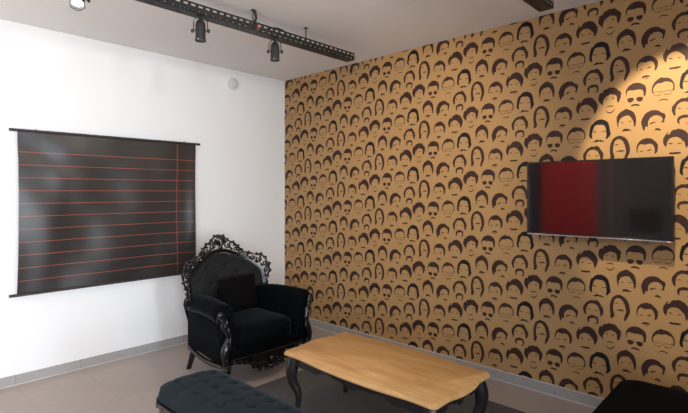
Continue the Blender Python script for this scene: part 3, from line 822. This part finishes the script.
# boundary skirt
nu, nv = 56, 170
G = lambda i, j: mb.v[j * (nu + 1) + i]
loop = [G(i, 0) for i in range(nu)] + [G(nu, j) for j in range(nv)] + [G(i, nv) for i in range(nu, 0, -1)] + [G(0, j) for j in range(nv, 0, -1)]
rs = [[(x, y, z) for x, y, z in loop], [(x * 1.008, y * 1.003, .356) for x, y, z in loop], [(x, y, .342) for x, y, z in loop]]
mb.rings(rs, cap=False)
bcu = obj('cushion', mb, M['bench_fabric'], bt, smooth=75, recalc=True, label='buttoned dark velvet seat')
for rx in ROWS:
    for k in range(-6, 7):
        y = (k - .5) * .104 - .012 - .018 * (rx / .1)
        if abs(y) > hl - .10: continue
        s = rx / hw
        z = .368 + .078 * max(0, 1 - abs(s) ** 3.2) ** .42 - .023
        obj('button', MB().blob((rx, y, z), (.009, .009, .005), None, 10, 6), M['button_fabric'], bcu)
# piping and carved frame
w = MB(); w.tube([(x * 1.012, y * 1.004, .348) for x, y, z in loop[::3]], .008, 6, closed=True)
obj('piping', w, M['velvet'], bt)
w = MB(); w.rings([[(x * .985, y * .995, .342) for x, y, z in loop[::2]], [(x * 1.015, y * 1.005, .334) for x, y, z in loop[::2]], [(x * 1.02, y * 1.006, .316) for x, y, z in loop[::2]], [(x * .99, y * .997, .300) for x, y, z in loop[::2]], [(x * .99, y * .997, .252) for x, y, z in loop[::2]], [(x * .94, y * .98, .246) for x, y, z in loop[::2]]])
N = len(loop)
for i in range(0, N, 9):
    x, y, z = loop[i]; w.blob((x * 1.02, y * 1.006, .325), (.012, .012, .009))
obj('frame', w, M['bench_wood'], bt, smooth=50, label='brown varnished carved frame')
for sx in (-1, 1):
    for sy in (-1, 1):
        lp, lr = cabriole((sx * (hw - .05), sy * (hl - .05), .26), .030, .255, sx, sy, .030, .032, .015, .018)
        q = MB().tube(lp, lr, 10, upv=(1, 0, 0)); q.blob(lp[-1] + Vector((0, 0, .010)), (.022, .022, .010))
        obj('leg', q, M['bench_wood'], bt, smooth=60)

# ------------------------------------------------------------------ black pouf at right
pf = thing('black_pouf', 'plain black upholstered pouf cut by the lower right corner, near the wallpaper', 'pouf', (-.82, -3.905, .008))
def rrect(hx_, hy_, r, n=8):
    P = []
    for cx, cy, a0 in ((hx_ - r, hy_ - r, 0), (-hx_ + r, hy_ - r, PI / 2), (-hx_ + r, -hy_ + r, PI), (hx_ - r, -hy_ + r, 1.5 * PI)):
        for i in range(n + 1):
            a = a0 + PI / 2 * i / n; P.append((cx + r * math.cos(a), cy + r * math.sin(a)))
    return P
rs = []
PHX, PHY = .395, .395
for k, z in [(.96, .150), (.99, .155), (1.0, .17), (1.0, .355), (.992, .375), (.972, .390), (.93, .398), (.8, .403), (.5, .407), (.2, .408), (.02, .408)]:
    rs.append([(x * k, y * k, z) for x, y in rrect(PHX, PHY, .075)])
pc = MB().rings(rs); pcu = obj('cushion', pc, M['pouf_fabric'], pf, smooth=60)
obj('piping', MB().tube([(x * .995, y * .995, .378) for x, y in rrect(PHX, PHY, .075)], .006, 6, closed=True), M['pouf_fabric'], pcu)
obj('base', MB().rings([[(x * .97, y * .97, z) for x, y in rrect(PHX, PHY, .07)] for z in (.09, .152)]), M['pouf_fabric'], pf)
for sx in (-1, 1):
    for sy in (-1, 1):
        obj('leg', MB().tube([(sx * .30, sy * .30, .10), (sx * .31, sy * .31, .0)], [.026, .018], 10), M['leg_wood'], pf)

# ------------------------------------------------------------------ lights
def area(name, loc, target, size, energy, col, spread=180):
    L = bpy.data.lights.new(name, 'AREA'); L.shape = 'RECTANGLE'; L.size, L.size_y = size
    L.energy = energy; L.color = col; L.spread = math.radians(spread)
    o = bpy.data.objects.new(name, L); COL.objects.link(o); o.location = loc
    o.rotation_euler = (Vector(target) - Vector(loc)).to_track_quat('-Z', 'Y').to_euler(); return o
def spotl(name, loc, target, energy, col, ang, blend=.3, rad=.04):
    L = bpy.data.lights.new(name, 'SPOT'); L.energy = energy; L.color = col
    L.spot_size = math.radians(ang); L.spot_blend = blend; L.shadow_soft_size = rad
    o = bpy.data.objects.new(name, L); COL.objects.link(o); o.location = loc
    o.rotation_euler = (Vector(target) - Vector(loc)).to_track_quat('-Z', 'Y').to_euler(); return o
area('window_daylight', (-5.6, -7.8, 1.5), (-5.2, 0, 1.1), (2.8, 2.2), 136, (.90, .95, 1), 84)
area('banner_sheen_light', (-2.4, -7.9, 1.4), (-2.2, 0, 1.2), (.5, 2.0), 16, (.80, .90, 1), 60)  # added strip light that puts sheen on the banner, no real window
area('side_window_daylight', (-6.8, -4.9, 1.2), (-1.2, -1.6, .2), (1.8, 1.6), 20, (.50, .75, 1), 80)
area('uplight', (-4.7, -2.6, .9), (-4.5, -2.5, 2.7), (1.6, 1.4), 64, (1, .91, .84), 150)
spotl('wallpaper_spot', (-.95, -3.75, 2.42), (0, -3.80, 1.70), 100, (1, .84, .58), 62, .25)
spotl('wall_wash_spot', (-1.90, -2.5, 2.42), (0, -1.9, 1.7), 86, (1, .83, .60), 76, 1.0)
spotl('chair_spot', (-1.1, -3.10, 2.44), (-1.7, 0, .9), 40, (1, .84, .66), 104, 1.0)
spotl('table_fill_spot', (-1.35, -2.3, 2.60), (-1.25, -2.35, .4), 32, (1, .82, .6), 50, .9)  # added lamp without a fixture, brightens the tabletop
spotl('reflection_fill_spot', (-5.6, -.9, 2.6), (-7, -.9, 1.2), 75, (1, .9, .8), 80, .5)  # added lamp, lifts the unseen red section for the TV's reflection

wd = bpy.data.worlds.new('room_world'); bpy.context.scene.world = wd; wd.use_nodes = True
wd.node_tree.nodes['Background'].inputs[0].default_value = (0.8, 0.85, 1, 1)
wd.node_tree.nodes['Background'].inputs[1].default_value = 0.3

# ------------------------------------------------------------------ camera
cam = bpy.data.cameras.new('camera'); co_ = bpy.data.objects.new('camera', cam); COL.objects.link(co_)
co_.location = (-3.4296, -4.1938, 1.4356); co_.rotation_euler = (PI / 2, 0, math.radians(43.552 - 90))
cam.sensor_width = 36; cam.lens = 36 * 471.2 / 688; cam.shift_y = -14.54 / 688; cam.clip_start = .05
sc = bpy.context.scene; sc.camera = co_
sc.view_settings.view_transform = 'Standard'; sc.view_settings.look = 'None'
sc.view_settings.exposure = EXPO
